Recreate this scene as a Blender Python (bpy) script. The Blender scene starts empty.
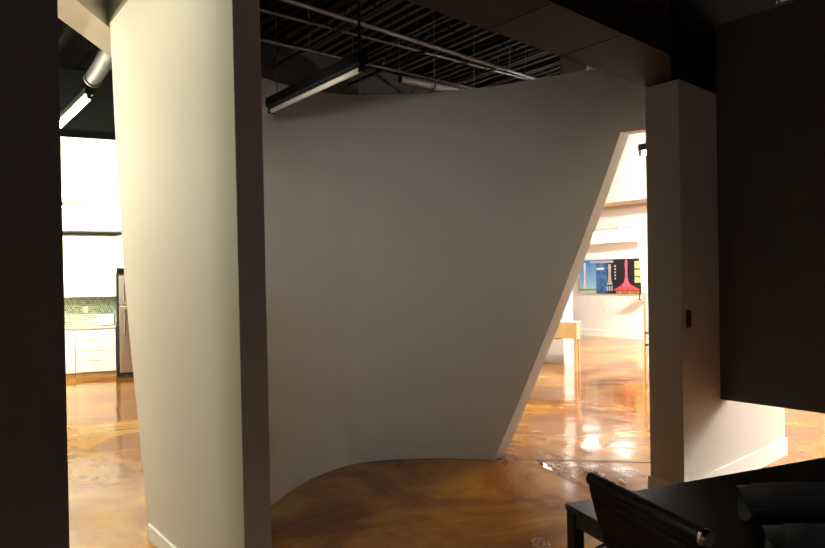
import bpy, bmesh, math, random
from mathutils import Vector, Matrix

# ------------------------------------------------------------------ camera
F = 620.0
W, H = 825, 548
ROLL = 0.0146
EYE = Vector((0, 0, 1.6))
cr, sr = math.cos(ROLL), math.sin(ROLL)
RIGHT = Vector((cr, 0, -sr)); UP = Vector((sr, 0, cr)); FWD = Vector((0, 1, 0))
cam_d = bpy.data.cameras.new('camera')
cam = bpy.data.objects.new('camera', cam_d)
bpy.context.scene.collection.objects.link(cam)
cam_d.sensor_width = 36; cam_d.lens = F / W * 36
cam_d.shift_y = 5.0 / W
cam_d.clip_start = 0.05; cam_d.clip_end = 100
m = Matrix.Identity(4)
for i in range(3):
    m[i][0] = RIGHT[i]; m[i][1] = UP[i]; m[i][2] = -FWD[i]; m[i][3] = EYE[i]
cam.matrix_world = m
sc = bpy.context.scene
sc.camera = cam
# ------------------------------------------------------------------ world, view
wd = bpy.data.worlds.new('night'); sc.world = wd; wd.use_nodes = True
wd.node_tree.nodes['Background'].inputs[0].default_value = (0.88, 0.95, 1.08, 1)
wd.node_tree.nodes['Background'].inputs[1].default_value = 0.07
vs = sc.view_settings
sc.display_settings.display_device = 'sRGB'
vs.view_transform = 'Standard'; vs.look = 'None'; vs.exposure = 0.0; vs.gamma = 1.0
vs.use_curve_mapping = False
TUBE = (1.0, 0.95, 0.88)      # colour of the fluorescent tubes
TUBE_K = (1.0, 0.95, 0.71)    # the warmer ones on the kitchen side
E_ADDED_SPOT = 36.0
E_KITCHEN = 620.0
E_RIGHT = 1300.0
E_FAR = 80.0
E_SIDE = 450.0
E_SIDE_FAR = 7000.0

# ------------------------------------------------------------------ helpers
C = sc.collection
P = Vector((0.766, 0.643, 0)); Q = Vector((-0.643, 0.766, 0)); Z = Vector((0, 0, 1))
ROT = math.atan2(P.y, P.x)

def G(px, py, z=0.0):
    """point of the horizontal plane z seen at a pixel of the photograph"""
    d = RIGHT * ((px - W / 2) / F) + UP * ((279 - py) / F) + FWD
    t = (z - EYE.z) / d.z
    return EYE + d * t

class MB:
    def __init__(s): s.v = []; s.f = []
    def add(s, vs_, fs):
        n = len(s.v); s.v += [Vector(v) for v in vs_]; s.f += [tuple(i + n for i in f) for f in fs]; return s
    def box(s, o, ax, ay, az):
        o = Vector(o); ax, ay, az = Vector(ax), Vector(ay), Vector(az)
        vs_ = [o, o+ax, o+ax+ay, o+ay, o+az, o+ax+az, o+ax+ay+az, o+ay+az]
        fs = [(0,3,2,1),(4,5,6,7),(0,1,5,4),(1,2,6,5),(2,3,7,6),(3,0,4,7)]
        return s.add(vs_, fs)
    def cbox(s, c, sx, sy, sz):
        return s.box((c[0]-sx/2, c[1]-sy/2, c[2]-sz/2), (sx,0,0), (0,sy,0), (0,0,sz))
    def prism(s, poly, off):
        n = len(poly); off = Vector(off)
        vs_ = [Vector(p) for p in poly] + [Vector(p)+off for p in poly]
        fs = [tuple(range(n))[::-1], tuple(range(n, 2*n))] + [(i, (i+1) % n, n+(i+1) % n, n+i) for i in range(n)]
        return s.add(vs_, fs)
    def tube(s, pts, r, n=10, cap=True, rz=None):
        pts = [Vector(p) for p in pts]; rings = []
        up = None
        for i, p in enumerate(pts):
            a = pts[max(i-1, 0)]; b = pts[min(i+1, len(pts)-1)]
            d = (b - a).normalized()
            if up is None:
                up = d.orthogonal().normalized()
            up = (up - d * up.dot(d)).normalized()
            side = d.cross(up)
            rr = r[i] if isinstance(r, (list, tuple)) else r
            rings.append([p + up * (math.cos(t)*rr) + side * (math.sin(t)*rr) for t in [2*math.pi*k/n for k in range(n)]])
        vs_ = [v for g in rings for v in g]; fs = []
        for i in range(len(rings)-1):
            for k in range(n):
                a = i*n+k; b = i*n+(k+1) % n
                fs.append((a, b, b+n, a+n))
        if cap:
            fs.append(tuple(range(n))[::-1]); fs.append(tuple(range((len(rings)-1)*n, len(rings)*n)))
        return s.add(vs_, fs)
    def grid(s, rows, thick=None):
        """rows: list of equal-length point lists; thick: matching rows for the back skin"""
        nr, nc = len(rows), len(rows[0])
        vs_ = [v for r in rows for v in r]
        fs = [(i*nc+j, i*nc+j+1, (i+1)*nc+j+1, (i+1)*nc+j) for i in range(nr-1) for j in range(nc-1)]
        if thick:
            o = nr*nc
            vs_ += [v for r in thick for v in r]
            fs += [(o+(i+1)*nc+j, o+(i+1)*nc+j+1, o+i*nc+j+1, o+i*nc+j) for i in range(nr-1) for j in range(nc-1)]
            for j in range(nc-1):
                fs.append((j+1, j, o+j, o+j+1)); k = (nr-1)*nc
                fs.append((k+j, k+j+1, o+k+j+1, o+k+j))
            for i in range(nr-1):
                a = i*nc; b = (i+1)*nc
                fs.append((a, b, o+b, o+a)); a += nc-1; b += nc-1
                fs.append((b, a, o+a, o+b))
        return s.add(vs_, fs)
    def build(s, name, mat, parent=None, origin=None, smooth=False, bevel=0.0, world=True):
        """mesh object; vertices are given in world coordinates (or in the parent's when world=False)"""
        me = bpy.data.meshes.new(name)
        if parent is not None and world:
            inv = parent_world(parent).inverted()
            vv = [inv @ v for v in s.v]
        else:
            vv = s.v
        if origin is None and parent is None:
            lo = Vector([min(v[i] for v in vv) for i in range(3)]); hi = Vector([max(v[i] for v in vv) for i in range(3)])
            origin = Vector(((lo.x+hi.x)/2, (lo.y+hi.y)/2, lo.z))
        og = Vector(origin) if origin is not None else Vector((0, 0, 0))
        me.from_pydata([v - og for v in vv], [], s.f)
        bm = bmesh.new(); bm.from_mesh(me); bmesh.ops.recalc_face_normals(bm, faces=bm.faces); bm.to_mesh(me); bm.free()
        if smooth:
            me.polygons.foreach_set('use_smooth', [True]*len(me.polygons))
        for mm in (mat if isinstance(mat, list) else [mat]):
            me.materials.append(mm)
        o = bpy.data.objects.new(name, me); C.objects.link(o)
        o.location = og
        if parent is not None:
            o.parent = parent
        if bevel:
            b = o.modifiers.new('bevel', 'BEVEL'); b.width = bevel; b.segments = 2; b.limit_method = 'ANGLE'
        if smooth:
            try:
                me.set_sharp_from_angle(angle=math.radians(40))
            except Exception:
                pass
        return o

def parent_world(o):
    mm = Matrix.LocRotScale(o.location, o.rotation_euler, o.scale)
    return parent_world(o.parent) @ mm if o.parent else mm

def tag(o, label=None, cat=None, group=None, kind=None):
    if label: o['label'] = label
    if cat: o['category'] = cat
    if group: o['group'] = group
    if kind: o['kind'] = kind
    return o

def empty(name, loc, rz=0.0, label=None, cat=None, group=None, kind=None):
    o = bpy.data.objects.new(name, None); C.objects.link(o)
    o.location = loc; o.rotation_euler = (0, 0, rz); o.empty_display_size = 0.1
    return tag(o, label, cat, group, kind)

def copy_tree(o, parent=None):
    c = o.copy(); C.objects.link(c)
    c.parent = parent
    for ch in [x for x in bpy.data.objects if x.parent == o]:
        copy_tree(ch, c)
    return c

def mat(name, col, rough=0.6, metal=0.0, emit=None, es=0.0, coat=0.0, trans=0.0, ior=1.45, bump=0.0, bscale=60, var=0.0, vscale=3.0, spec=None):
    m_ = bpy.data.materials.new(name); m_.use_nodes = True
    nt = m_.node_tree; b = nt.nodes['Principled BSDF']
    b.inputs['Base Color'].default_value = (*col, 1); b.inputs['Roughness'].default_value = rough
    b.inputs['Metallic'].default_value = metal; b.inputs['IOR'].default_value = ior
    b.inputs['Coat Weight'].default_value = coat; b.inputs['Transmission Weight'].default_value = trans
    if spec is not None: b.inputs['Specular IOR Level'].default_value = spec
    if emit:
        b.inputs['Emission Color'].default_value = (*emit, 1); b.inputs['Emission Strength'].default_value = es
    tc = nt.nodes.new('ShaderNodeTexCoord')
    if bump:
        n = nt.nodes.new('ShaderNodeTexNoise'); n.inputs['Scale'].default_value = bscale; n.inputs['Detail'].default_value = 3
        bp = nt.nodes.new('ShaderNodeBump'); bp.inputs['Strength'].default_value = bump; bp.inputs['Distance'].default_value = 0.01
        nt.links.new(tc.outputs['Object'], n.inputs['Vector']); nt.links.new(n.outputs['Fac'], bp.inputs['Height'])
        nt.links.new(bp.outputs['Normal'], b.inputs['Normal'])
    if var:
        n = nt.nodes.new('ShaderNodeTexNoise'); n.inputs['Scale'].default_value = vscale; n.inputs['Detail'].default_value = 4
        r = nt.nodes.new('ShaderNodeValToRGB')
        r.color_ramp.elements[0].position = 0.35; r.color_ramp.elements[1].position = 0.65
        r.color_ramp.elements[0].color = (*[c*(1-var) for c in col], 1); r.color_ramp.elements[1].color = (*[min(1, c*(1+var)) for c in col], 1)
        nt.links.new(tc.outputs['Object'], n.inputs['Vector']); nt.links.new(n.outputs['Fac'], r.inputs['Fac'])
        nt.links.new(r.outputs['Color'], b.inputs['Base Color'])
    return m_

M_paint = mat('wall_paint', (0.68, 0.645, 0.565), 0.75, bump=0.04, bscale=150, var=0.012, vscale=1.2, spec=0.25)
M_white = mat('white_paint', (0.86, 0.84, 0.78), 0.6, spec=0.3)
M_trim = mat('trim_paint', (0.88, 0.86, 0.80), 0.4)
M_grey = mat('charcoal_paint', (0.15, 0.15, 0.145), 0.8, var=0.03, spec=0.2)
M_greyE = mat('dark_partition_paint', (0.27, 0.265, 0.25), 0.8, spec=0.2)
M_blackp = mat('black_ceiling_paint', (0.012, 0.012, 0.012), 0.85, spec=0.1)
M_deck = mat('deck_paint', (0.009, 0.009, 0.009), 0.8, spec=0.1)
M_steel_dark = mat('painted_conduit', (0.025, 0.025, 0.025), 0.5)
M_brown = mat('brown_beam_wrap', (0.028, 0.02, 0.014), 0.7, var=0.1, vscale=2)
M_black = mat('black_metal', (0.012, 0.012, 0.012), 0.45)
M_leather = mat('black_leather', (0.005, 0.005, 0.0055), 0.5, bump=0.15, bscale=220, spec=0.25)
M_chrome = mat('chrome', (0.75, 0.74, 0.72), 0.15, 1.0)
M_steel = mat('stainless_steel', (0.66, 0.62, 0.55), 0.32, 1.0)
M_cab = mat('white_cabinet', (0.87, 0.86, 0.82), 0.3)
M_counter = mat('pale_counter', (0.72, 0.66, 0.56), 0.25, var=0.1, vscale=20)
M_wood = mat('tan_wood', (0.62, 0.40, 0.18), 0.45, var=0.12, vscale=6)
M_paper = mat('tracing_paper', (0.22, 0.22, 0.215), 0.6, bump=0.05, bscale=30)
M_plastic = bpy.data.materials.new('clear_plastic'); M_plastic.use_nodes = True
_n = M_plastic.node_tree; _n.nodes.clear()
_o = _n.nodes.new('ShaderNodeOutputMaterial'); _m = _n.nodes.new('ShaderNodeMixShader'); _t = _n.nodes.new('ShaderNodeBsdfTransparent')
_g = _n.nodes.new('ShaderNodeBsdfGlossy'); _g.inputs['Roughness'].default_value = 0.12
_l = _n.nodes.new('ShaderNodeLayerWeight'); _l.inputs['Blend'].default_value = 0.22
_n.links.new(_l.outputs['Facing'], _m.inputs[0]); _n.links.new(_t.outputs[0], _m.inputs[1]); _n.links.new(_g.outputs[0], _m.inputs[2]); _n.links.new(_m.outputs[0], _o.inputs[0])
M_tubeoff = mat('unlit_tube', (0.92, 0.84, 0.70), 0.5)
M_tabletop = mat('black_tabletop', (0.012, 0.012, 0.012), 0.45, coat=0.0, bump=0.02, bscale=300)
M_tabletop.node_tree.nodes['Principled BSDF'].inputs['Specular IOR Level'].default_value = 1.0
M_frame = mat('table_frame_metal', (0.045, 0.043, 0.04), 0.4, 0.3)

def emit_mat(name, s, c=TUBE):
    return mat(name, (0.9, 0.9, 0.9), 0.5, emit=c, es=s)

def floor_mat():
    m_ = bpy.data.materials.new('stained_concrete'); m_.use_nodes = True
    nt = m_.node_tree; b = nt.nodes['Principled BSDF']; L = nt.links
    tc = nt.nodes.new('ShaderNodeTexCoord')
    n1 = nt.nodes.new('ShaderNodeTexNoise'); n1.inputs['Scale'].default_value = 0.9; n1.inputs['Detail'].default_value = 7; n1.inputs['Roughness'].default_value = 0.62; n1.inputs['Distortion'].default_value = 0.9
    L.new(tc.outputs['Object'], n1.inputs['Vector'])
    r = nt.nodes.new('ShaderNodeValToRGB'); L.new(n1.outputs['Fac'], r.inputs['Fac'])
    e = r.color_ramp.elements
    e[0].position = 0.24; e[0].color = (0.10, 0.026, 0.004, 1)
    e[1].position = 0.78; e[1].color = (0.58, 0.38, 0.07, 1)
    k = e.new(0.44); k.color = (0.22, 0.068, 0.006, 1)
    k = e.new(0.58); k.color = (0.37, 0.155, 0.013, 1)
    n3 = nt.nodes.new('ShaderNodeTexNoise'); n3.inputs['Scale'].default_value = 9; n3.inputs['Detail'].default_value = 5
    L.new(tc.outputs['Object'], n3.inputs['Vector'])
    mx = nt.nodes.new('ShaderNodeMixRGB'); mx.blend_type = 'OVERLAY'; mx.inputs['Fac'].default_value = 0.18
    L.new(r.outputs['Color'], mx.inputs['Color1']); L.new(n3.outputs['Fac'], mx.inputs['Color2'])
    L.new(mx.outputs['Color'], b.inputs['Base Color'])
    b.inputs['Roughness'].default_value = 0.13
    b.inputs['IOR'].default_value = 1.42
    b.inputs['Coat Weight'].default_value = 0.1; b.inputs['Coat Roughness'].default_value = 0.06
    n2 = nt.nodes.new('ShaderNodeTexNoise'); n2.inputs['Scale'].default_value = 2.2; n2.inputs['Detail'].default_value = 2
    L.new(tc.outputs['Object'], n2.inputs['Vector'])
    bp = nt.nodes.new('ShaderNodeBump'); bp.inputs['Strength'].default_value = 0.35; bp.inputs['Distance'].default_value = 0.02
    L.new(n2.outputs['Fac'], bp.inputs['Height'])
    L.new(bp.outputs['Normal'], b.inputs['Normal']); L.new(bp.outputs['Normal'], b.inputs['Coat Normal'])
    return m_
M_floor = floor_mat()

# ------------------------------------------------------------------ shell
def struct(o): o['kind'] = 'structure'; return o
floor = struct(MB().box((-16, -5, -0.1), (34, 0, 0), (0, 30, 0), (0, 0, 0.1)).build('floor', M_floor, origin=(0, 0, 0)))

# corrugated metal deck: ribs run along Q
def deck():
    mb = MB(); z = 5.6; pitch = 0.20; a0, a1 = -12, 24; b0, b1 = -9, 22
    prof = []; a = a0
    while a < a1:
        prof += [(a, z), (a+0.07, z), (a+0.10, z+0.06), (a+0.17, z+0.06)]; a += pitch
    lo = [P*a + Q*b0 + Z*h for a, h in prof]; hi = [P*a + Q*b1 + Z*h for a, h in prof]
    mb.grid([lo, hi], [[v + Z*0.05 for v in lo], [v + Z*0.05 for v in hi]])
    return mb
struct(deck().build('ceiling', M_deck))

A_near = Vector((-0.75, 2.84, 0)); A_far = Vector((-1.66, 3.93, 0))
A_near = G(246.5, 632, 0)
def on_A(px, z):
    a, b = 0.5, 5.0
    for _ in range(50):
        mid = (a+b)/2; d = A_near + Q*mid + Z*z - EYE
        if W/2 + F*d.dot(RIGHT)/d.y > px: a = mid
        else: b = mid
    return A_near + Q*a
def plane_A(px, py):
    d = RIGHT*((px-W/2)/F) + UP*((279-py)/F) + FWD
    return EYE + d*((A_near-EYE).dot(P)/d.dot(P))
A_far = on_A(150, 0.0)
A_ftop = on_A(110, 3.47)
TOPZ = 3.47
# wall A: pale partition whose far edge leans away from the base
polyA = [A_near, A_far] + [plane_A(x, y) for x, y in ((143, 470), (136.5, 405), (130.5, 345), (125, 285), (121, 225), (117.5, 170), (114.5, 120))] + [A_ftop + Z*TOPZ, A_near + Q*-0.0 + Z*TOPZ + P*-0.03]
struct(MB().prism(polyA, P*0.135).build('wall_left', M_paint))
struct(MB().box(A_near - P*0.014, (A_far-A_near), P*0.014, Z*0.09).build('baseboard_left', M_trim))

# beam resting on wall A: underside lit by the tubes, side unlit
bx0, bx1 = -2.46, -2.19
struct(MB().box((bx0, -1.5, TOPZ), (bx1-bx0, 0, 0), (0, 6.9, 0), (0, 0, 0.75)).build('trim_1', M_paint))
# added unseen partition behind wall A, blocking kitchen light from the bay
wv = [A_near + Q*1.25 + P*0.14, Vector((-1.50, 5.78, 0)), Vector((-2.70, 10.1, 0))]
mbw = MB()
for a_, b_ in zip(wv, wv[1:]):
    n_ = Vector((-(b_-a_).y, (b_-a_).x, 0)).normalized()*0.08
    mbw.box(a_, b_-a_, n_, Z*5.58)
struct(mbw.build('bay_light_blocker', M_blackp))
# dark bulkhead above wall A
struct(MB().prism([A_near + P*0.0 + Z*(TOPZ+.006), A_near + Q*2.45 + Z*(TOPZ+.006), A_near + Q*2.45 + Z*4.4, A_near + Z*4.4], P*0.135).build('trim_2', M_greyE))

# wall E: dark partition in the left foreground, parallel to wall A
E_c = Vector((-1.225, 2.2, 0))
polyE = [E_c - P*0.40, E_c, E_c + Z*4.4 - P*0.03, E_c - P*0.43 + Z*4.4]
struct(MB().prism(polyE, Q*1.2).build('wall_foreground', M_greyE))

# ---- wall B: tall curved leaning wall with the triangular opening
base = [(-1.12, 4.05), (-1.01, 4.49), (-.885, 4.90), (-.69, 5.23), (-.455, 5.43), (-.107, 5.52), (.34, 5.51), (.73, 5.45), (1.4, 5.36), (2.1, 5.29), (2.75, 5.24)]
top = [(-1.60, 5.15), (-1.37, 5.66), (-1.09, 6.02), (-.85, 6.17), (-.53, 6.27), (.10, 6.25), (.72, 6.09), (1.37, 5.75), (1.90, 5.46), (2.35, 5.22), (2.8, 5.0)]
def cr_spline(pts, s):
    n = len(pts)-1; s = max(0, min(n-1e-6, s)); i = int(s); t = s-i
    p = [Vector(pts[max(0, min(n, i+k))]) for k in (-1, 0, 1, 2)]
    return 0.5*((2*p[1]) + (p[2]-p[0])*t + (2*p[0]-5*p[1]+4*p[2]-p[3])*t*t + (3*p[1]-p[0]-3*p[2]+p[3])*t**3)
def SB(s, z):
    b = cr_spline(base, s); t = cr_spline(top, s); k = z/TOPZ
    v = b*(1-k)+t*k
    return Vector((v.x, v.y, z))
def OFF(s):
    k = max(0, min(1, s/4.5)); d = Vector((-0.6, 0.5, 0))*(1-k) + P*k
    return d.normalized()*0.135
NB = 10
def col_px(p):
    d = p - EYE; return W/2 + F*d.dot(RIGHT)/d.y
def solve(f, lo, hi):
    for _ in range(50):
        mid = (lo+hi)/2
        if f(mid) < 0: lo = mid
        else: hi = mid
    return (lo+hi)/2
ZH = 2.86
s_b = solve(lambda s: col_px(SB(s, 0))-494, 5, 9)
s_t = solve(lambda s: col_px(SB(s, ZH))-620.5, 5, 9.5)
pb, pt = SB(s_b, 0), SB(s_t, ZH)
nrm = (pt-pb).cross(P).normalized()
if nrm.x < 0: nrm = -nrm
def s_edge(z): return solve(lambda s: (SB(s, z)-pb).dot(nrm), 4, 9.8)
mbB = MB()
rows, back = [], []
for i in range(25):
    z = ZH*i/24; se = s_edge(z)
    ss = [se*j/64 for j in range(65)]
    rows.append([SB(s, z) for s in ss]); back.append([SB(s, z)+OFF(s) for s in ss])
mbB.grid(rows, back)
rows, back = [], []
for i in range(5):
    z = ZH + (TOPZ-ZH)*i/4
    ss = [s_t*j/64 for j in range(65)] + [s_t + (NB-s_t)*j/14 for j in range(1, 15)]
    rows.append([SB(s, z) for s in ss]); back.append([SB(s, z)+OFF(s) for s in ss])
mbB.grid(rows, back)
struct(mbB.build('wall_center', M_paint, smooth=True))
# joint in the slab on the line of the opening
j0, j1 = SB(s_b, 0)+Vector((.02, 0.03, 0)), G(655, 463)
struct(MB().box(j0 + Z*0.0005, (j1-j0), (0, 0.02, 0), Z*0.002).build('trim_3', mat('joint_filler', (0.10, 0.055, 0.02), 0.5)))

# ---- wall C: square-cut wall right of the opening, running back to the right
C_c = Vector((1.865, 4.30, 0)); CH = 2.96; CL = 1.84
wallC = struct(MB().box(C_c, P*CL, Q*0.25, Z*CH).build('wall_right', M_paint))
mbb = MB().box(C_c - Q*0.014, P*CL, Q*0.014, Z*0.15)
mbb.box(C_c - P*0.014 - Q*0.014, P*0.014, Q*0.278, Z*0.15)
mbb.box(C_c + Q*0.25 , P*CL, Q*0.014, Z*0.15)
mbb.box(C_c + P*CL - Q*0.014, P*0.014, Q*0.278, Z*0.15)
struct(mbb.build('baseboard_right', M_trim))
# wall D: dark suspended wall meeting wall C at a right angle, open below
D0 = C_c + P*0.575
struct(MB().box(D0 - Q*0.001 + Z*0.66, -Q*3.4, P*0.15, Z*2.81).build('wall_hanging', M_grey))

struct(MB().box(C_c + P*0.04 + Q*0.02 + Z*CH, P*1.8, Q*0.2, Z*2.6).build('dark_panel_upper_right', M_blackp))  # black panel added on wall C to keep the space above it dark
# brown wrapped beam from above the camera to the top of wall C
b0 = C_c + Q*0.25 + Z*(CH+0.01)
far_l = b0 + P*0.35
e1 = Vector((1.61, 3.84, CH+0.01)); e2 = Vector((1.83, 4.33, CH+0.01))
und = [b0 - P*7, b0 + P*0.2, b0 + P*0.2 - Q*0.10, e2 + (e2-e1)*0.1, e1, e1 - P*6.5]
struct(MB().prism(und, Z*0.40).build('ceiling_beam', M_brown))
mbs = MB()
for a in (0.6, 1.25, 1.9, 2.55):
    mbs.box(b0 - P*(a+.4) - Z*0.004, P*0.012, -Q*0.43, Z*0.006)
struct(mbs.build('trim_4', M_black))
# short duct behind the beam over the curved wall
struct(MB().box(Vector((1.50, 6.15, 3.25)), P*1.3, -Q*0.3, Z*0.8).build('trim_5', mat('dull_duct', (0.10, 0.09, 0.075), 0.7)))

# ---- black upper wall behind the curved wall
struct(MB().box(Vector((-2.9, 9.85, 0)), P*5.2, Q*0.15, Z*5.58).build('wall_back', M_blackp))

# ---- kitchen side
K = Vector((-5.45, 10.5, 0))
K = K + P*0.045
PK = Vector((0.927, 0.375, 0)); QK = Vector((-0.375, 0.927, 0)); ROTK = math.atan2(0.375, 0.927)
def KP(a, b, z=0.0): return K + PK*a + QK*b + Z*z
struct(MB().box(KP(-3.2, 0.64), PK*6.2, QK*0.15, Z*4.20).build('wall_kitchen', M_white))
struct(MB().box(KP(-3.0, 0.0, 2.50), PK*4.6, QK*0.639, Z*0.60).build('trim_6', M_white))
struct(MB().box(KP(-3.0, -3.3, 0), PK*0.15, QK*3.9, Z*4.1).build('wall_kitchen_side', M_white))
struct(MB().box(KP(-5.2, 1.2, 3.9), PK*10, QK*0.1, Z*1.68).build('wall_kitchen_top', M_blackp))

# base cabinets
def base_unit(a, w, kind, label):
    t = empty('base_cabinet', KP(a, 0), ROTK, label, 'cabinet', 'base cabinets under the kitchen counter')
    def L(x, y, z, sx, sy, sz): return MB().box((x, y, z), (sx,0,0), (0,sy,0), (0,0,sz))
    L(0.003, 0.02, 0.10, w-0.006, 0.60, 0.73).build('body', M_cab, t, world=False)
    L(0.003, 0.07, 0.0, w-0.006, 0.54, 0.10).build('toe_kick', M_wood, t, world=False)
    if kind == 'drawers':
        for z0, h in ((0.105, 0.355), (0.47, 0.355)):
            d = L(0.006, 0.0, z0, w-0.012, 0.019, h).build('drawer', M_cab, t, world=False, bevel=0.002)
            zz = z0+h*0.62
            hb = MB().tube([(w/2-0.10, -0.025, zz), (w/2+0.10, -0.025, zz)], 0.007, 8)
            hb.tube([(w/2-0.08, -0.025, zz), (w/2-0.08, 0.0, zz)], 0.004, 6); hb.tube([(w/2+0.08, -0.025, zz), (w/2+0.08, 0.0, zz)], 0.004, 6)
            tag(hb.build('handle', M_steel, d, world=False), 'brushed steel bar handle')
    else:
        d = L(0.006, 0.0, 0.105, w-0.012, 0.019, 0.72).build('door', M_cab, t, world=False, bevel=0.002)
        hb = MB().tube([(w-0.28, -0.025, 0.77), (w-0.12, -0.025, 0.77)], 0.006, 8)
        hb.tube([(w-0.26, -0.025, .77), (w-0.26, 0, .77)], 0.004, 6); hb.tube([(w-0.14, -0.025, .77), (w-0.14, 0, .77)], 0.004, 6)
        tag(hb.build('handle', M_steel, d, world=False), 'brushed steel bar handle')
base_unit(-0.29, 0.62, 'drawers', 'white drawer cabinet with two bar handles beside the refrigerator')
base_unit(-0.89, 0.60, 'door', 'white base cabinet with a plain door left of the drawer cabinet')
ct = MB().box(KP(-0.89, -0.02, 0.835), PK*1.22, QK*0.655, Z*0.035).build('countertop', M_counter, bevel=0.003)
tag(ct, 'pale beige kitchen countertop running along the white base cabinets', 'countertop')
# upper cabinets
def upper_unit(a, w, depth, z0, z1, label):
    t = empty('wall_cabinet', KP(a, 0.62-depth, z0), ROTK, label, 'cabinet', 'upper kitchen cabinets')
    MB().box((0.002, 0.02, 0), (w-0.004,0,0), (0,depth-0.022,0), (0,0,z1-z0)).build('body', M_cab, t, world=False)
    MB().box((0.004, 0, 0.003), (w-0.008,0,0), (0,0.019,0), (0,0,z1-z0-0.006)).build('door', M_cab, t, world=False, bevel=0.002)
upper_unit(-0.56, 0.905, 0.36, 1.37, 2.43, 'wide white upper cabinet above the green mosaic backsplash')
upper_unit(-1.21, 0.65, 0.36, 1.37, 2.43, 'white upper cabinet half hidden by the dark foreground partition')
upper_unit(0.35, 0.85, 0.45, 1.86, 2.43, 'short white cabinet above the stainless refrigerator')
# mosaic backsplash
def mosaic():
    m_ = bpy.data.materials.new('green_mosaic_tile'); m_.use_nodes = True
    nt = m_.node_tree; b = nt.nodes['Principled BSDF']; L = nt.links
    tc = nt.nodes.new('ShaderNodeTexCoord'); mp = nt.nodes.new('ShaderNodeMapping')
    mp.inputs['Rotation'].default_value = (0, 0, -ROTK)
    L.new(tc.outputs['Object'], mp.inputs['Vector'])
    sx = nt.nodes.new('ShaderNodeSeparateXYZ'); L.new(mp.outputs['Vector'], sx.inputs[0])
    cb = nt.nodes.new('ShaderNodeCombineXYZ'); L.new(sx.outputs['X'], cb.inputs['X']); L.new(sx.outputs['Z'], cb.inputs['Y'])
    br = nt.nodes.new('ShaderNodeTexBrick'); L.new(cb.outputs[0], br.inputs['Vector'])
    br.offset = 0.5; br.inputs['Scale'].default_value = 1.0
    br.inputs['Brick Width'].default_value = 0.036; br.inputs['Row Height'].default_value = 0.036
    br.inputs['Mortar Size'].default_value = 0.003; br.inputs['Mortar'].default_value = (0.75, 0.75, 0.68, 1)
    br.inputs['Color1'].default_value = (0.10, 0.20, 0.12, 1); br.inputs['Color2'].default_value = (0.45, 0.55, 0.38, 1)
    L.new(br.outputs['Color'], b.inputs['Base Color']); b.inputs['Roughness'].default_value = 0.2
    return m_
struct(MB().box(KP(-1.3, 0.622, 0.871), PK*1.62, QK*0.017, Z*0.50).build('trim_7', mosaic()))
t = empty('wall_outlet', KP(-0.19, 0.617, 1.08), ROTK, 'small white outlet plate on the green mosaic backsplash', 'outlet')
MB().box((-0.04, 0, 0), (0.08,0,0), (0,0.004,0), (0,0,0.12)).build('plate', M_white, t, world=False, bevel=0.001)
for z in (0.02, 0.07): MB().box((-0.015, -0.003, z), (0.03,0,0), (0,0.003,0), (0,0,0.03)).build('socket', M_trim, t, world=False)
t = empty('toaster', KP(0.12, 0.22, 0.871), ROTK, 'small white toaster on the counter against the backsplash', 'toaster')
MB().box((-0.09, 0, 0.008), (0.26,0,0), (0,0.16,0), (0,0,0.18)).build('body', M_cab, t, world=False, bevel=0.02)
MB().box((0.13, -0.012, 0.10), (0.02,0,0), (0,0.012,0), (0,0,0.03)).build('lever', M_steel, t, world=False)
for x in (-0.07, 0.13): MB().cbox((x, 0.08, 0.004), 0.02, 0.12, 0.008).build('foot', M_black, t, world=False)

# refrigerator
t = empty('refrigerator', KP(0.352, -0.2), ROTK, 'stainless steel refrigerator with black sides and a top freezer', 'refrigerator')
MB().box((0, 0.05, 0.02), (0.76,0,0), (0,0.70,0), (0,0,1.74)).build('cabinet', M_black, t, world=False, bevel=0.006)
MB().box((0.02, 0.02, 0.0), (0.72,0,0), (0,0.6,0), (0,0,0.07)).build('base_grille', M_black, t, world=False)
fd = MB().box((0.045, 0, 1.23), (0.71,0,0), (0,0.048,0), (0,0,0.50)).build('freezer_door', M_steel, t, world=False, bevel=0.01)
rd = MB().box((0.045, 0, 0.08), (0.71,0,0), (0,0.048,0), (0,0,1.14)).build('refrigerator_door', M_steel, t, world=False, bevel=0.01)
for dd, z0, z1 in ((fd, 1.28, 1.60), (rd, 0.72, 1.17)):
    h = MB().tube([(0.13, 0, z0), (0.13, -0.045, z0+0.03), (0.13, -0.05, (z0+z1)/2), (0.13, -0.045, z1-0.03), (0.13, 0, z1)], 0.012, 8)
    tag(h.build('handle', M_chrome, dd, world=False, smooth=True), 'bright metal bar handle')
MB().box((0.0, 0.002, 1.735), (0.2,0,0), (0,0.06,0), (0,0,0.03)).build('hinge_cover', M_black, t, world=False)

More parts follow.
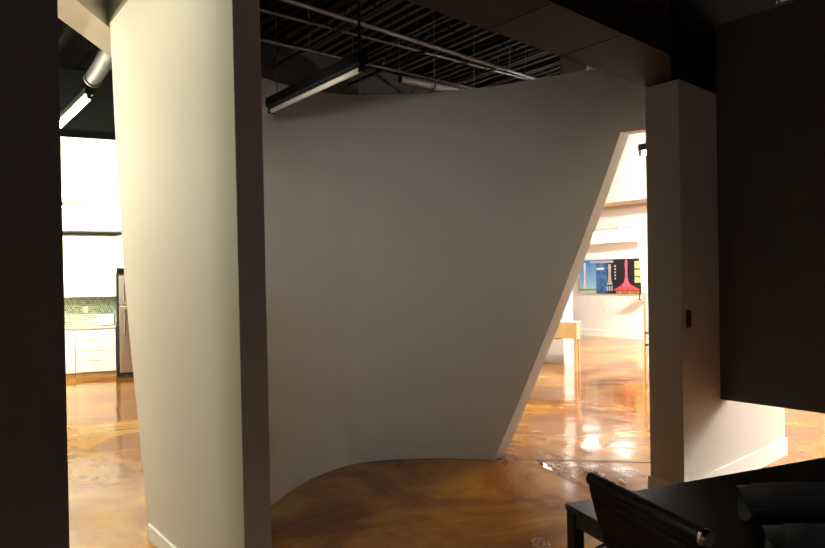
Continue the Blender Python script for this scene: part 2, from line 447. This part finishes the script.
# ------------------------------------------------------------------ strip light fixtures
def wire(mb, x, z0, z1, r=0.004): return mb.tube([(x, 0, z0), (x, 0, z1)], r, 6)
def fixture(name, loc, ang, length, on, label, hang=2.6, group=None, body=M_black, wires=True, tr=0.019, shade=False):
    """loc: centre of the tube; the strip runs along local x"""
    t = empty(name, loc, ang, label, 'strip light', group)
    L = length/2
    MB().box((-L, -0.045, 0.028), (2*L,0,0), (0,0.09,0), (0,0,0.075)).build('housing', body, t, world=False, bevel=0.006)
    MB().tube([(-L+0.03, 0, 0), (L-0.03, 0, 0)], tr, 12).build('tube', emit_mat('lit_tube', on, TUBE_K if loc[0] < -1 else TUBE) if on else M_tubeoff, t, world=False, smooth=True)
    if shade:  # skirts added to keep the light of unseen lamps off the ceiling
        for q in (-1, 1):
            MB().box((-L, q*0.058-0.002, -0.022), (2*L,0,0), (0,0.004,0), (0,0,0.085)).build('light_skirt', body, t, world=False)
    for s in (-1, 1):
        MB().cbox((s*(L-0.015), 0, 0.012), 0.028, 0.045, 0.07).build('lamp_holder', body, t, world=False)
        if wires: wire(MB(), s*(L-0.12), 0.10, hang).build('suspension_wire', M_steel_dark, t, world=False)
    return t
ANGQ = math.atan2(Q.y, Q.x)
GL = 'lit strip lights'
# the lit one left, seen in the gap
t1a, t1b = G(52, 133, 3.7), G(89, 97, 3.7)
mid = (t1a+t1b)/2
fixture('strip_light', mid, ANGQ, (t1a-t1b).length, E_KITCHEN*0.12, 'glowing strip light hanging in the gap beside the dark partition', tr=0.03, group='strip lights of the open office')
M_duct = mat('grey_pipe_paint', (0.03, 0.03, 0.03), 0.6)
# grey tube housing behind it, unlit continuation
t2a, t2b = G(86, 99, 3.78), G(113, 58, 3.78)
dv = t2b - t2a
t = empty('duct_pipe', t2a + dv*0.04, 0, 'grey round pipe running on from the glowing strip light', 'pipe')
MB().tube([t2a + dv*0.34 + Z*0.10, t2a + dv*1.5 + Z*0.10], 0.085, 16).build('pipe', M_duct, t, smooth=True)
MB().tube([t2a + dv*0.30 + Z*0.10, t2a + dv*0.34 + Z*0.10], 0.095, 16).build('collar', M_duct, t, smooth=True)
MB().tube([t2a + dv*0.5 + Z*0.11, t2a + dv*0.5 + Z*1.8], 0.005, 6).build('hanger_rod', M_steel_dark, t)
# unlit one over the bay
u1, u2 = G(268, 111, 3.0), G(366, 69, 3.0)
fx = fixture('strip_light', (u1+u2)/2, ANGQ, (u1-u2).length, 0, 'unlit black strip light hanging before the curved wall', group='strip lights of the open office')
pc = u2 + (u1-u2)*0.05
MB().tube([pc - Z*0.01, pc - Z*0.16], 0.004, 6).build('pull_cord', M_steel_dark, fx)
MB().tube([pc + Z*0.1, pc + Z*2.6], 0.012, 8).build('hanging_rod', M_black, fx)
# added spot, unseen behind the end of wall A, brightening the curved wall
sl = Vector((-0.93, 3.55, 2.75)); aim = Vector((-0.30, 5.5, 2.0)); sd = (aim-sl).normalized()
t = empty('spot_light', sl, 0, 'added unseen black spot behind the pale left wall, lighting the curved wall', 'spot light')
MB().tube([sl - sd*0.16, sl - sd*0.14, sl], [0.02, 0.05, 0.06], 16, cap=False).build('lamp_head', M_black, t, smooth=True)
MB().tube([sl - sd*0.12, Vector((sl.x, sl.y, 5.58))-sd*0.0], 0.008, 6).build('rod', M_black, t)
MB().tube([sl - sd*0.045, sl - sd*0.03], 0.045, 16).build('bulb', emit_mat('added_spot_bulb', 8), t)
sld = bpy.data.lights.new('spot', 'SPOT'); sld.energy = E_ADDED_SPOT; sld.color = (1, 0.95, 0.88); sld.spot_size = math.radians(108); sld.spot_blend = 0.9; sld.shadow_soft_size = 0.05
slo = bpy.data.objects.new('spot', sld); C.objects.link(slo); slo.location = sl + sd*0.02
slo.rotation_euler = sd.to_track_quat('-Z', 'Y').to_euler()
# strip lights added outside the line of sight to brighten the rooms
def lamp_at(p, along, on, label, ln=1.22, shade=False):
    return fixture('strip_light', p, math.atan2(along.y, along.x), ln, on, label, group='strip lights of the open office', shade=shade)
hid = 'added unseen strip light lighting the '
lamp_at(KP(-1.0, -1.7, 3.1), PK, E_KITCHEN*2.2, hid+'kitchen from left of the dark partition')
for t_, e_, w_ in ((0.75, 0.035, 'near end'), (2.2, 0.02, 'middle'), (3.9, 0.02, 'far end')):
    lamp_at(A_near - P*0.68 + Q*t_ + Z*3.3, Q, E_KITCHEN*e_, 'added unseen strip light over the passage left of the pale wall, '+w_)
lamp_at(KP(-1.3, -3.6, 3.1), PK, E_KITCHEN*1.5, hid+'amber floor between the kitchen and the pale left wall')
lamp_at(KP(-2.4, -5.4, 3.2), Q, E_KITCHEN*0.35, hid+'floor behind the dark partition')
lamp_at(Vector((-4.6, 3.6, 2.7)), Q, E_KITCHEN*0.95, hid+'pale left wall from behind the dark partition')
# small spot on rod under the kitchen soffit
sp = G(64, 199, 3.02)
t = empty('spot_light', KP(-0.45, -0.05, 2.92), ROTK, 'small lit spot on a thin arm before the kitchen soffit', 'spot light')
MB().tube([(0.34, 0.049, 0.05), (0.30, 0, 0.05), (0.0, -0.02, 0.04)], 0.008, 8).build('arm', M_steel, t, world=False)
MB().tube([(0, -0.02, 0.03), (-0.02, -0.05, -0.03)], [0.03, 0.045], 14).build('lamp_head', M_steel, t, world=False, smooth=True)
MB().tube([(-0.02, -0.05, -0.031), (-0.021, -0.052, -0.036)], 0.038, 14).build('bulb', emit_mat('lit_spot', 60), t, world=False)

# ------------------------------------------------------------------ right-hand room seen through the opening
WW = Vector((2.97, 11.25, 0))          # left jamb foot
def WP(b, a=0.0, z=0.0): return WW - Q*b + P*a + Z*z    # b to the right, a away
# wall with the rounded, leaning opening
def arch():
    mb = MB(); zt = 3.75; zo = 2.42; r = 0.16
    L0 = -0.2
    R1 = solve(lambda b: col_px(WP(b, 0, 2.42))-637, 0, 4); R0 = solve(lambda b: col_px(WP(b, 0, 0))-648, 0, 4)
    inner = [(L0, 0), (L0, zo)]
    for k in range(7):
        a = math.pi/2*(1-k/6)
        inner.append((R1 - r + math.cos(a)*r, zo - r + math.sin(a)*r))
    inner += [(R0, 0)]
    polyL = [(-4.0, 0), (L0, 0), (L0, zt), (-4.0, zt)]
    mb.prism([WP(x, 0, z) for x, z in polyL], P*0.16)
    hd = [(L0, zt), (L0, zo)] + inner[2:] + [(5.2, 0), (5.2, zt)]
    # split header / right jamb in convex strips
    for (x0, z0), (x1, z1) in zip(inner[1:-1], inner[2:]):
        mb.prism([WP(x0, 0, z0), WP(x1, 0, z1), WP(x1+0.001 if x1 > x0 else x1, 0, zt) if x1 < R1-1e-4 else WP(5.2, 0, z1), WP(x0, 0, zt) if x1 < R1-1e-4 else WP(5.2, 0, z0)], P*0.16)
    x0 = inner[-3][0]; 
    mb.prism([WP(x0, 0, inner[-3][1]), WP(5.2, 0, inner[-3][1]), WP(5.2, 0, zt), WP(x0, 0, zt)], P*0.16)
    return mb
struct(arch().build('wall_far_room', M_white))
struct(MB().box(WP(-1.0, -0.12), -Q*0.8, P*0.12, Z*2.42).build('trim_8', M_white))
mb = MB().box(WP(-4.0, -0.014), -Q*3.0, P*0.014, Z*0.17)
mb.box(WP(-1.014, -0.134), -Q*0.828, P*0.014, Z*0.17)
mb.box(WP(-0.2, -0.134), -Q*0.014, P*0.29, Z*0.17)
struct(mb.build('baseboard_far_room', M_trim))
# projecting soffit band above the opening
struct(MB().box(WP(-4.0, -0.5, 2.80), -Q*8.5, P*0.498, Z*1.5).build('trim_9', M_white))
# poster wall beyond
FW = Vector((5.2, 16.3, 0))
def FP(b, a=0.0, z=0.0): return FW - Q*b + P*a + Z*z
struct(MB().box(FP(-6), -Q*12, P*0.15, Z*4.1).build('wall_far', M_white))
struct(MB().box(FP(-6, -0.014), -Q*12, P*0.013, Z*0.17).build('baseboard_far', M_trim))
struct(MB().box(FP(-5, -0.25, 2.46), -Q*10, P*0.235, Z*0.5).build('trim_10', M_white))

# poster: two towers by day and by night on one long print
def poster():
    b1 = 0
    while col_px(FP(b1, -0.02, 1.6)) > 580: b1 -= 0.01
    b2 = b1
    while col_px(FP(b2, -0.02, 1.6)) < 642.5: b2 += 0.01
    w = b2-b1; z0 = 1.14; h = 0.90
    t = empty('poster', FP(b1, -0.03, z0), ROT - math.pi/2, 'long print of two tall towers, blue day left, black night right', 'poster')
    # local x to the right along the wall, local y away from the viewer
    def r(x0, y0, x1, y1, lay): return MB().box((x0*w, -0.001*lay, y0*h), ((x1-x0)*w,0,0), (0,0.001,0), (0,0,(y1-y0)*h))
    def part(mb, name, m_): return mb.build(name, m_, t, world=False)
    MB().box((0,0.001,0), (w,0,0), (0,0.024,0), (0,0,h)).build('backing_board', M_black, t, world=False)
    sky = bpy.data.materials.new('printed_sky'); sky.use_nodes = True
    nt = sky.node_tree; tc = nt.nodes.new('ShaderNodeTexCoord'); s_ = nt.nodes.new('ShaderNodeSeparateXYZ'); rr = nt.nodes.new('ShaderNodeValToRGB')
    mr = nt.nodes.new('ShaderNodeMath'); mr.operation = 'DIVIDE'; mr.inputs[1].default_value = h
    nt.links.new(tc.outputs['Object'], s_.inputs[0]); nt.links.new(s_.outputs['Z'], mr.inputs[0]); nt.links.new(mr.outputs[0], rr.inputs['Fac'])
    rr.color_ramp.elements[0].color = (0.35, 0.62, 0.80, 1); rr.color_ramp.elements[1].color = (0.03, 0.16, 0.50, 1)
    nt.links.new(rr.outputs['Color'], nt.nodes['Principled BSDF'].inputs['Base Color'])
    part(r(0, 0.06, 0.28, 1, 0), 'day_print', sky)
    part(r(0, 0.0, 0.28, 0.07, 0), 'white_strip', mat('printed_pale', (0.6, 0.66, 0.62), 0.5))
    part(r(0, 0.08, 0.28, 0.14, 1), 'lawn', mat('printed_lawn', (0.20, 0.34, 0.03), 0.5))
    part(r(0.28, 0, 0.46, 1, 0), 'blue_print', mat('printed_blue', (0.04, 0.13, 0.30), 0.5, var=0.5, vscale=8))
    part(r(0.46, 0, 1.0, 1, 0), 'night_print', mat('printed_night', (0.008, 0.008, 0.014), 0.5))
    tw = mat('printed_tower', (0.75, 0.68, 0.62), 0.5)
    def towr(cx, z0_, z1_, wb, wm, lay, m_, name):
        ks = [0, .15, .35, .6, .85, 1]; ws = [wb, wb*.62, wm, wm*.9, wm*1.2, wm*.8]
        ptsL = [((cx-w_/2)*w, -0.001*lay, (z0_+(z1_-z0_)*k)*h) for k, w_ in zip(ks, ws)]
        ptsR = [((cx+w_/2)*w, -0.001*lay, (z0_+(z1_-z0_)*k)*h) for k, w_ in zip(ks, ws)]
        mb = MB().grid([ptsL, ptsR], [[(a, b+0.001, c) for a, b, c in ptsL], [(a, b+0.001, c) for a, b, c in ptsR]])
        return part(mb, name, m_)
    towr(0.09, 0.13, 0.92, 0.06, 0.030, 2, tw, 'day_tower')
    towr(0.50, 0.26, 0.86, 0.10, 0.045, 2, mat('printed_grey_tower', (0.38, 0.34, 0.32), 0.5), 'grey_tower')
    towr(0.76, 0.20, 0.97, 0.12, 0.035, 2, mat('printed_pink_tower', (0.75, 0.12, 0.20), 0.5), 'night_tower')
    # spreading pink roof at the foot of the night tower
    pk = [(0.55, 0.10), (0.99, 0.10), (0.88, 0.20), (0.80, 0.32), (0.76, 0.42), (0.72, 0.32), (0.65, 0.2)]
    part(MB().prism([(x*w, -0.0015, y*h) for x, y in pk], (0, 0.001, 0)), 'glowing_roof', mat('printed_red', (0.62, 0.06, 0.08), 0.5, var=0.4, vscale=12))
    part(r(0.60, 0.0, 1.0, 0.08, 2), 'night_street', mat('printed_amber', (0.35, 0.16, 0.05), 0.5, var=0.6, vscale=15))
    part(r(0.18, 0.90, 0.56, 0.97, 2), 'caption_strip', mat('printed_grey', (0.35, 0.33, 0.33), 0.5))
    part(r(0.29, 0.70, 0.41, 0.76, 2), 'caption_block', tw)
    for k in range(5):
        part(r(0.575, 0.42+0.09*k, 0.60, 0.46+0.09*k, 2), 'symbol_block', tw)
    for k, (y0, y1) in enumerate(((0.72, 0.92), (0.50, 0.68), (0.32, 0.47))):
        part(r(0.885, y0, 0.985, y1, 2), 'small_picture', mat('printed_yellow', (0.60, 0.56, 0.22), 0.5, var=0.4, vscale=20))
    for k in range(3):
        part(r(0.45+0.035*k, 0.08, 0.475+0.035*k, 0.22, 2), 'text_block', mat('printed_text', (0.3, 0.36, 0.38), 0.5))
poster()
# small dark bracket shelf at the poster's right corner
t = empty('picture_stand', FP(0.86, -0.16, 0.98), ROT - math.pi/2, 'small dark stand on a ledge at the right end of the print', 'stand')
MB().box((-0.13, 0, 0), (0.34,0,0), (0,0.14,0), (0,0,0.02)).build('ledge', M_wood, t, world=False)
MB().prism([(0.02,0.03,0.02),(0.05,0.03,0.02),(0.05,0.08,0.36),(0.02,0.08,0.36)], (0, 0.01, 0)).build('plate', M_black, t, world=False)
MB().box((0.0, 0.02, 0.02), (0.08,0,0), (0,0.06,0), (0,0,0.02)).build('foot', M_black, t, world=False)
# outlet on the far wall
t = empty('wall_outlet', FP(-0.18, -0.006, 0.62), ROT - math.pi/2, 'white outlet plate on the far wall below the long print', 'outlet')
MB().box((0, 0, 0), (0.08,0,0), (0,0.005,0), (0,0,0.12)).build('plate', M_trim, t, world=False)
MB().box((0.02, -0.003, 0.03), (0.04,0,0), (0,0.003,0), (0,0,0.06)).build('socket', M_paint, t, world=False)

# wooden counter table before the left jamb
tl = G(549, 370, 0); tr = G(577.3, 372, 0)
t = empty('console_table', (tl+tr)/2, 0, 'tan wooden side table with deep apron beside the white pillar', 'table')
dx = (tr-tl); nx = dx.normalized(); ny = Vector((-nx.y, nx.x, 0)); wd_ = dx.length
for o_ in (tr - nx*0.035, tr - nx*0.035 + ny*0.14, tl - nx*0.5, tl - nx*0.5 + ny*0.14):
    MB().box(o_, nx*0.028, ny*0.028, Z*0.60).build('leg', M_wood, t)
MB().box(tl - nx*0.5 + Z*0.55, nx*(wd_+0.5), ny*0.175, Z*0.27).build('cabinet_box', M_wood, t)
MB().box(tl - nx*0.52 - ny*0.01 + Z*0.822, nx*(wd_+0.53), ny*0.195, Z*0.02).build('top', M_white, t)
MB().box(tl - nx*0.40 + ny*0.02 + Z*0.535, nx*(wd_+0.1), ny*0.13, Z*0.014).build('bottom_panel', M_black, t)
# tall tan panel leaning at the right jamb
pn = G(646.5, 384, 0)
t = empty('display_easel', pn, ROT, 'tall thin tan wooden easel with black clamps at the right jamb', 'easel')
MB().prism([(0, 0, 0), (0.035, 0, 0), (0.015, 0, 1.35), (-0.005, 0, 1.35)], (0, 0.03, 0)).build('front_leg', M_wood, t, world=False)
MB().box((-0.02, -0.02, 0.56), (0.24,0,0), (0,0.02,0), (0,0,0.035)).build('clamp', M_black, t, world=False)
MB().box((-0.02, -0.02, 0.74), (0.24,0,0), (0,0.02,0), (0,0,0.03)).build('clamp', M_black, t, world=False)

# lamps of the right-hand rooms
l0 = G(640, 154, 3.0)
lamp_at(WP(3.1, -1.6, 3.2), Q, E_RIGHT*0.9, hid+'white wall above the far opening')  # added out of sight to brighten the upper wall
lamp_at(l0 - Q*0.61, Q, E_RIGHT*0.2, 'glowing strip light just inside the triangular opening')
lamp_at(Vector((1.3, 9.0, 3.15)), Q, E_RIGHT*0.5, hid+'room behind the curved wall', shade=True)  # unseen lamp added to light this room
lamp_at(Vector((6.9, 12.6, 3.15)), Q, E_RIGHT*5, hid+'far room with the long print')  # strong lamp added out of view to whiten the far walls
lamp_at(Vector((5.4, 8.8, 3.15)), Q, E_RIGHT*0.9, hid+'room behind the pale right wall', shade=True)  # another added lamp, hidden by wall C
lA = Vector((4.62, 16.2, 2.72)); lB = Vector((5.14, 15.3, 2.72))
fixture('strip_light', lA, ANGQ, 0.55, E_FAR, 'strip light above the long print, farther of the pair', group='strip lights of the open office', body=M_white)
fixture('strip_light', lB, ANGQ, 0.55, E_FAR, 'strip light above the long print, nearer of the pair', group='strip lights of the open office', body=M_white)
# lamp behind the hanging wall
lp = D0 + P*1.7 - Q*1.0 + Z*3.0
fixture('strip_light', lp, ROT, 1.22, E_SIDE, 'strip light behind the dark hanging wall', shade=True, group='strip lights of the open office')
struct(MB().box(D0 + P*11 - Q*8, Q*12, P*0.15, Z*4.1).build('wall_side_room', M_white))
struct(MB().box(D0 + P*0.15 - Q*8, P*10.8, -Q*0.15, Z*4.1).build('wall_side_room_end', M_white))
struct(MB().box(D0 - Q*3.41, -Q*4.5, P*0.15, Z*4.1).build('wall_side_room_near', M_grey))
for k, (a, b) in enumerate(((4.6, 2.6), (6.6, 4.2), (8.6, 5.4))):
    fixture('strip_light', D0 + P*a - Q*b + Z*3.0, ANGQ, 1.5, E_SIDE_FAR/3, 'strip light far behind the dark hanging wall, ' + ('nearest', 'middle', 'farthest')[k] + ' of three', shade=True, group='strip lights of the open office')

# switch on wall C
t = empty('light_switch', C_c + P*0.055 - Q*0.001 + Z*1.23, ROT, 'narrow switch plate on the side of the pale right wall', 'light switch')
MB().box((-0.001, -0.006, 0), (0.07,0,0), (0,0.006,0), (0,0,0.125)).build('plate', mat('switch_bronze', (0.06, 0.05, 0.04), 0.4), t, world=False, bevel=0.001)
MB().box((0.025, -0.012, 0.045), (0.02,0,0), (0,0.006,0), (0,0,0.035)).build('toggle', M_black, t, world=False)

# ------------------------------------------------------------------ things under the deck
def conduit(p0, p1, z, r, label, name='ceiling_conduit', m_=None, clamps=3, ext=(0, 0)):
    a = G(*p0, z); b = G(*p1, z); d = (b-a)
    a = a - d*ext[0]; b = b + d*ext[1]; d = b-a
    t = empty(name, a, 0, label, 'conduit', 'conduits under the metal deck')
    MB().tube([a, b], r, 10).build('pipe', m_ or M_steel_dark, t, smooth=True)
    for k in range(clamps):
        q = a + d*((k+0.5)/clamps)
        MB().tube([q + Z*r, q + Z*(5.58-z)], 0.006, 6).build('hanger_rod', M_steel_dark, t)
        MB().tube([q - d.normalized()*0.02, q + d.normalized()*0.02], r*1.25, 10).build('clamp', M_steel_dark, t)
M_pipe2 = mat('pale_conduit', (0.045, 0.044, 0.04), 0.5)
conduit((314, 9), (532, 78), 4.9, 0.026, 'long pale pipe crossing the ceiling above the curved wall', m_=M_pipe2, ext=(0.3, 0.1))
conduit((264, 11), (349, 33), 5.3, 0.018, 'dark pipe crossing the ceiling nearest the left wall', ext=(0.2, 3))
conduit((266, 41), (349, 60), 4.9, 0.018, 'dark pipe low behind the unlit strip light', ext=(0.1, 2.5))
conduit((400, 79), (452, 89), 4.0, 0.05, 'short round grey pipe just above the rim of the curved wall', m_=M_pipe2, clamps=1, ext=(0, 0.3))
conduit((755, 0), (755, -40), 5.0, 0.02, 'thin pipe above the dark hanging wall', clamps=1)
# open web joists along Q
def joist(off, name='ceiling_joist'):
    mb = MB(); s0 = P*off - Q*2; z1, z0 = 5.59, 5.15; n = 34; L = 17.0
    mb.box(s0 + Z*(z1-0.04), Q*L, P*0.06, Z*0.04); mb.box(s0 + Z*z0, Q*L, P*0.06, Z*0.03)
    for k in range(n):
        a = s0 + P*0.03 + Q*(L*k/n) + Z*(z0+0.02 if k % 2 else z1-0.02); b = s0 + P*0.03 + Q*(L*(k+1)/n) + Z*(z1-0.02 if k % 2 else z0+0.02)
        mb.tube([a, b], 0.010, 5)
    return struct(mb.build(name, M_deck))
for k in range(-3, 9):
    joist(k*1.5 + 0.4)

# ------------------------------------------------------------------ table, chair, rolls
T0 = G(565, 503, 0.74); T1 = G(825, 457, 0.74)
e1_ = (T1-T0).normalized(); e2_ = Vector((e1_.y, -e1_.x, 0))
TW, TD = 1.9, 0.95
tang = math.atan2(e1_.y, e1_.x)
t = empty('work_table', Vector((T0.x, T0.y, 0)), tang, 'black work table with square metal legs in the right foreground', 'table')
# local x = e1 , local -y = towards the viewer
MB().box((0, -TD, 0.715), (TW,0,0), (0,TD,0), (0,0,0.025)).build('table_top', M_tabletop, t, world=False, bevel=0.002)
mb = MB().box((0.012, -TD+0.012, 0.665), (0.03,0,0), (0,TD-0.024,0), (0,0,0.05)); mb.box((TW-0.042, -TD+0.012, 0.665), (0.03,0,0), (0,TD-0.024,0), (0,0,0.05))
mb.box((0.042, -0.042, 0.665), (TW-0.084,0,0), (0,0.03,0), (0,0,0.05)); mb.box((0.042, -TD+0.012, 0.665), (TW-0.084,0,0), (0,0.03,0), (0,0,0.05))
mb.build('apron_frame', M_frame, t, world=False)
for x in (0.004, TW-0.049):
    for y in (-0.049, -TD+0.004):
        MB().box((x, y, 0), (0.045,0,0), (0,0.045,0), (0,0,0.714)).build('leg', M_black, t, world=False, bevel=0.002)

# ribbed leather chair, its back towards the viewer; local x = width, local y = facing direction (e1)
cL = G(590.5, 477, 0.95); cR = G(708, 538, 0.95)
cc = (cL+cR)/2; cw = (cR-cL).length
t = empty('office_chair', Vector((cc.x, cc.y, 0)) , 0, 'black ribbed leather office chair pushed up to the black table', 'chair')
xd = (cR-cL).normalized(); xd.z = 0
t.rotation_euler = (0, 0, math.atan2(xd.y, xd.x))
# in local frame: +x toward camera side end; +y = direction toward table
hw = cw/2 - 0.012
prof = []   # (y, z) of sling from top of back to front of seat
for k in range(37):
    u = k/36
    if u < 0.55:
        v = u/0.55; prof.append((0.0 + 0.16*v**1.3, 0.94 - 0.45*v))
    elif u < 0.66:
        v = (u-0.55)/0.11; a = v*math.pi/2*0.92
        prof.append((0.16+0.075*(1-math.cos(a))+0.012*v, 0.49-0.07*math.sin(a)))
    else:
        v = (u-0.66)/0.34; prof.append((0.24+0.40*v, 0.42+0.03*math.sin(v*math.pi)*0.5))
def sling(i0, i1, name):
    pts = prof[i0:i1]; dense = []
    for i in range(len(pts)-1):
        for j in range(6): dense.append((i+j/6, pts[i][0]+(pts[i+1][0]-pts[i][0])*j/6, pts[i][1]+(pts[i+1][1]-pts[i][1])*j/6))
    dense.append((len(pts)-1, *pts[-1]))
    rows, back = [], []
    for i, (k, y, z) in enumerate(dense):
        a = dense[max(i-1, 0)]; b = dense[min(i+1, len(dense)-1)]
        ty, tz = b[1]-a[1], b[2]-a[2]; l = math.hypot(ty, tz) or 1; ny_, nz_ = -tz/l, ty/l
        th = 0.006 + 0.006*abs(math.sin(math.pi*k/1.6))
        rows.append([Vector((x, y+ny_*th, z+nz_*th)) for x in (-hw, -hw/2, 0, hw/2, hw)])
        back.append([Vector((x, y-ny_*th, z-nz_*th)) for x in (-hw, -hw/2, 0, hw/2, hw)])
    return MB().grid(rows, back).build(name, M_leather, t, world=False, smooth=True)
sling(0, 22, 'backrest'); sling(21, 37, 'seat')
MB().tube([(-hw-0.004, -0.002, 0.948), (hw+0.002, -0.002, 0.948)], 0.021, 14).build('top_roll', M_leather, t, world=False, smooth=True)
kn = MB().tube([(hw+0.002, -0.002, 0.948), (hw+0.012, -0.002, 0.948), (hw+0.020, -0.002, 0.948)], [0.024, 0.024, 0.017], 16)
tag(kn.build('end_knob', M_chrome, t, world=False, smooth=True), 'bright chrome end knob')
for s in (-1, 1):
    MB().tube([(s*(hw+0.004), y, z) for y, z in prof], 0.012, 8).build('side_rail', M_black if s < 0 else M_chrome, t, world=False, smooth=True)
    loop = [(s*(hw+0.012), 0.075, 0.72), (s*(hw+0.03), 0.035, 0.70), (s*(hw+0.04), 0.03, 0.66), (s*(hw+0.04), 0.06, 0.635), (s*(hw+0.04), 0.12, 0.625), (s*(hw+0.04), 0.30, 0.625), (s*(hw+0.04), 0.36, 0.60), (s*(hw+0.03), 0.34, 0.54), (s*(hw+0.015), 0.30, 0.44)]
    MB().tube(loop, 0.013, 8).build('armrest', M_chrome, t, world=False, smooth=True)
MB().tube([(0, 0.36, 0.40), (0, 0.36, 0.12)], [0.03, 0.024], 14).build('gas_column', M_chrome, t, world=False, smooth=True)
MB().box((-hw, 0.30, 0.385), (2*hw,0,0), (0,0.12,0), (0,0,0.02)).build('seat_bridge', M_chrome, t, world=False, bevel=0.004)
for k in range(5):
    a = 2*math.pi*k/5+0.3; c_, s_ = math.cos(a), math.sin(a)
    MB().tube([(0.02*c_, 0.36+0.02*s_, 0.12), (0.27*c_, 0.36+0.27*s_, 0.075)], [0.026, 0.014], 10).build('base_spoke', M_chrome, t, world=False, smooth=True)
    px_, py_ = 0.26*c_, 0.36+0.26*s_
    MB().tube([(px_-0.02*s_, py_+0.02*c_, 0.03), (px_+0.02*s_, py_-0.02*c_, 0.03)], 0.03, 16).build('caster', M_black, t, world=False, smooth=True)

# rolls of drawings on the table
def roll(c0, d, r, ln, turns, name, label, flap=True):
    """c0: left end of the axis; d: direction"""
    d = d.normalized(); side = d.cross(Z)
    rows = []; n = 26*turns
    for k in range(n+1):
        a = 2*math.pi*k/26; rr = r - 0.0035*(n-k)/26*1.6
        rr = max(rr, 0.01)
        jag = 0.022*math.sin(a*0.5+1.0) + 0.012*math.cos(a*1.3)
        p = c0 + side*(math.cos(a)*rr) + Z*(math.sin(a)*rr)
        rows.append([p + d*jag] + [p + d*(ln*q/10) + Z*0.0015*math.sin(q*2.4+k) for q in range(1, 11)])
    nrm_ = []
    mb = MB().grid(rows)
    o = mb.build(name, M_paper, smooth=True)
    so = o.modifiers.new('thickness', 'SOLIDIFY'); so.thickness = 0.0008
    tag(o, label, 'paper roll', 'rolled drawings on the black table')
    return o
zt = 0.741
def axis_pt(px, py, r):      # axis of a roll whose top edge is seen at a pixel, lying on the table
    g = G(px, py, zt + 2*r); return Vector((g.x, g.y - r*0.25, zt + r + 0.002))
a1 = axis_pt(743, 482, 0.064)
roll(a1, Vector((1, 0.02, 0)), 0.064, 0.95, 3, 'paper_roll', 'rolled grey drawings lying along the back of the black table')
a2 = axis_pt(770, 522, 0.050); a2.y = min(a2.y, a1.y - 0.118)
roll(a2, Vector((1, -0.04, 0)), 0.050, 0.85, 3, 'paper_roll', 'roll of drawings lying nearest the viewer in front of the larger roll')

# ------------------------------------------------------------------ crumpled plastic on the floor
def film(c, sx, sy, h, seed, label, rot=0.0, name='plastic_film'):
    rnd = random.Random(seed); n = 15; rows = []
    for i in range(n):
        row = []
        for j in range(n):
            u, v = i/(n-1)-.5, j/(n-1)-.5
            e = max(0, 1-(abs(u)*2)**2.5)*max(0, 1-(abs(v)*2)**2.5)
            z = 0.006 + h*(0.15+0.85*e)*rnd.random()**1.6
            x = u*sx + rnd.uniform(-.4, .4)*sx/n; y = v*sy*(0.7+0.5*math.sin(3*u+seed)) + rnd.uniform(-.4, .4)*sy/n
            row.append(Vector((c.x + x*math.cos(rot)-y*math.sin(rot), c.y + x*math.sin(rot)+y*math.cos(rot), z)))
        rows.append(row)
    o = MB().grid(rows).build(name, M_plastic)
    return tag(o, label, 'plastic film', 'crumpled clear plastic on the floor')
film(G(582, 476), 0.34, 0.75, 0.06, 3, 'crumpled clear plastic film on the bright floor behind the chair', 0.35)
film(G(508, 459), 0.16, 0.16, 0.10, 5, 'small clear plastic bag at the foot of the leaning edge')
film(G(541, 545), 0.10, 0.14, 0.04, 8, 'scrap of clear plastic on the floor left of the table leg')
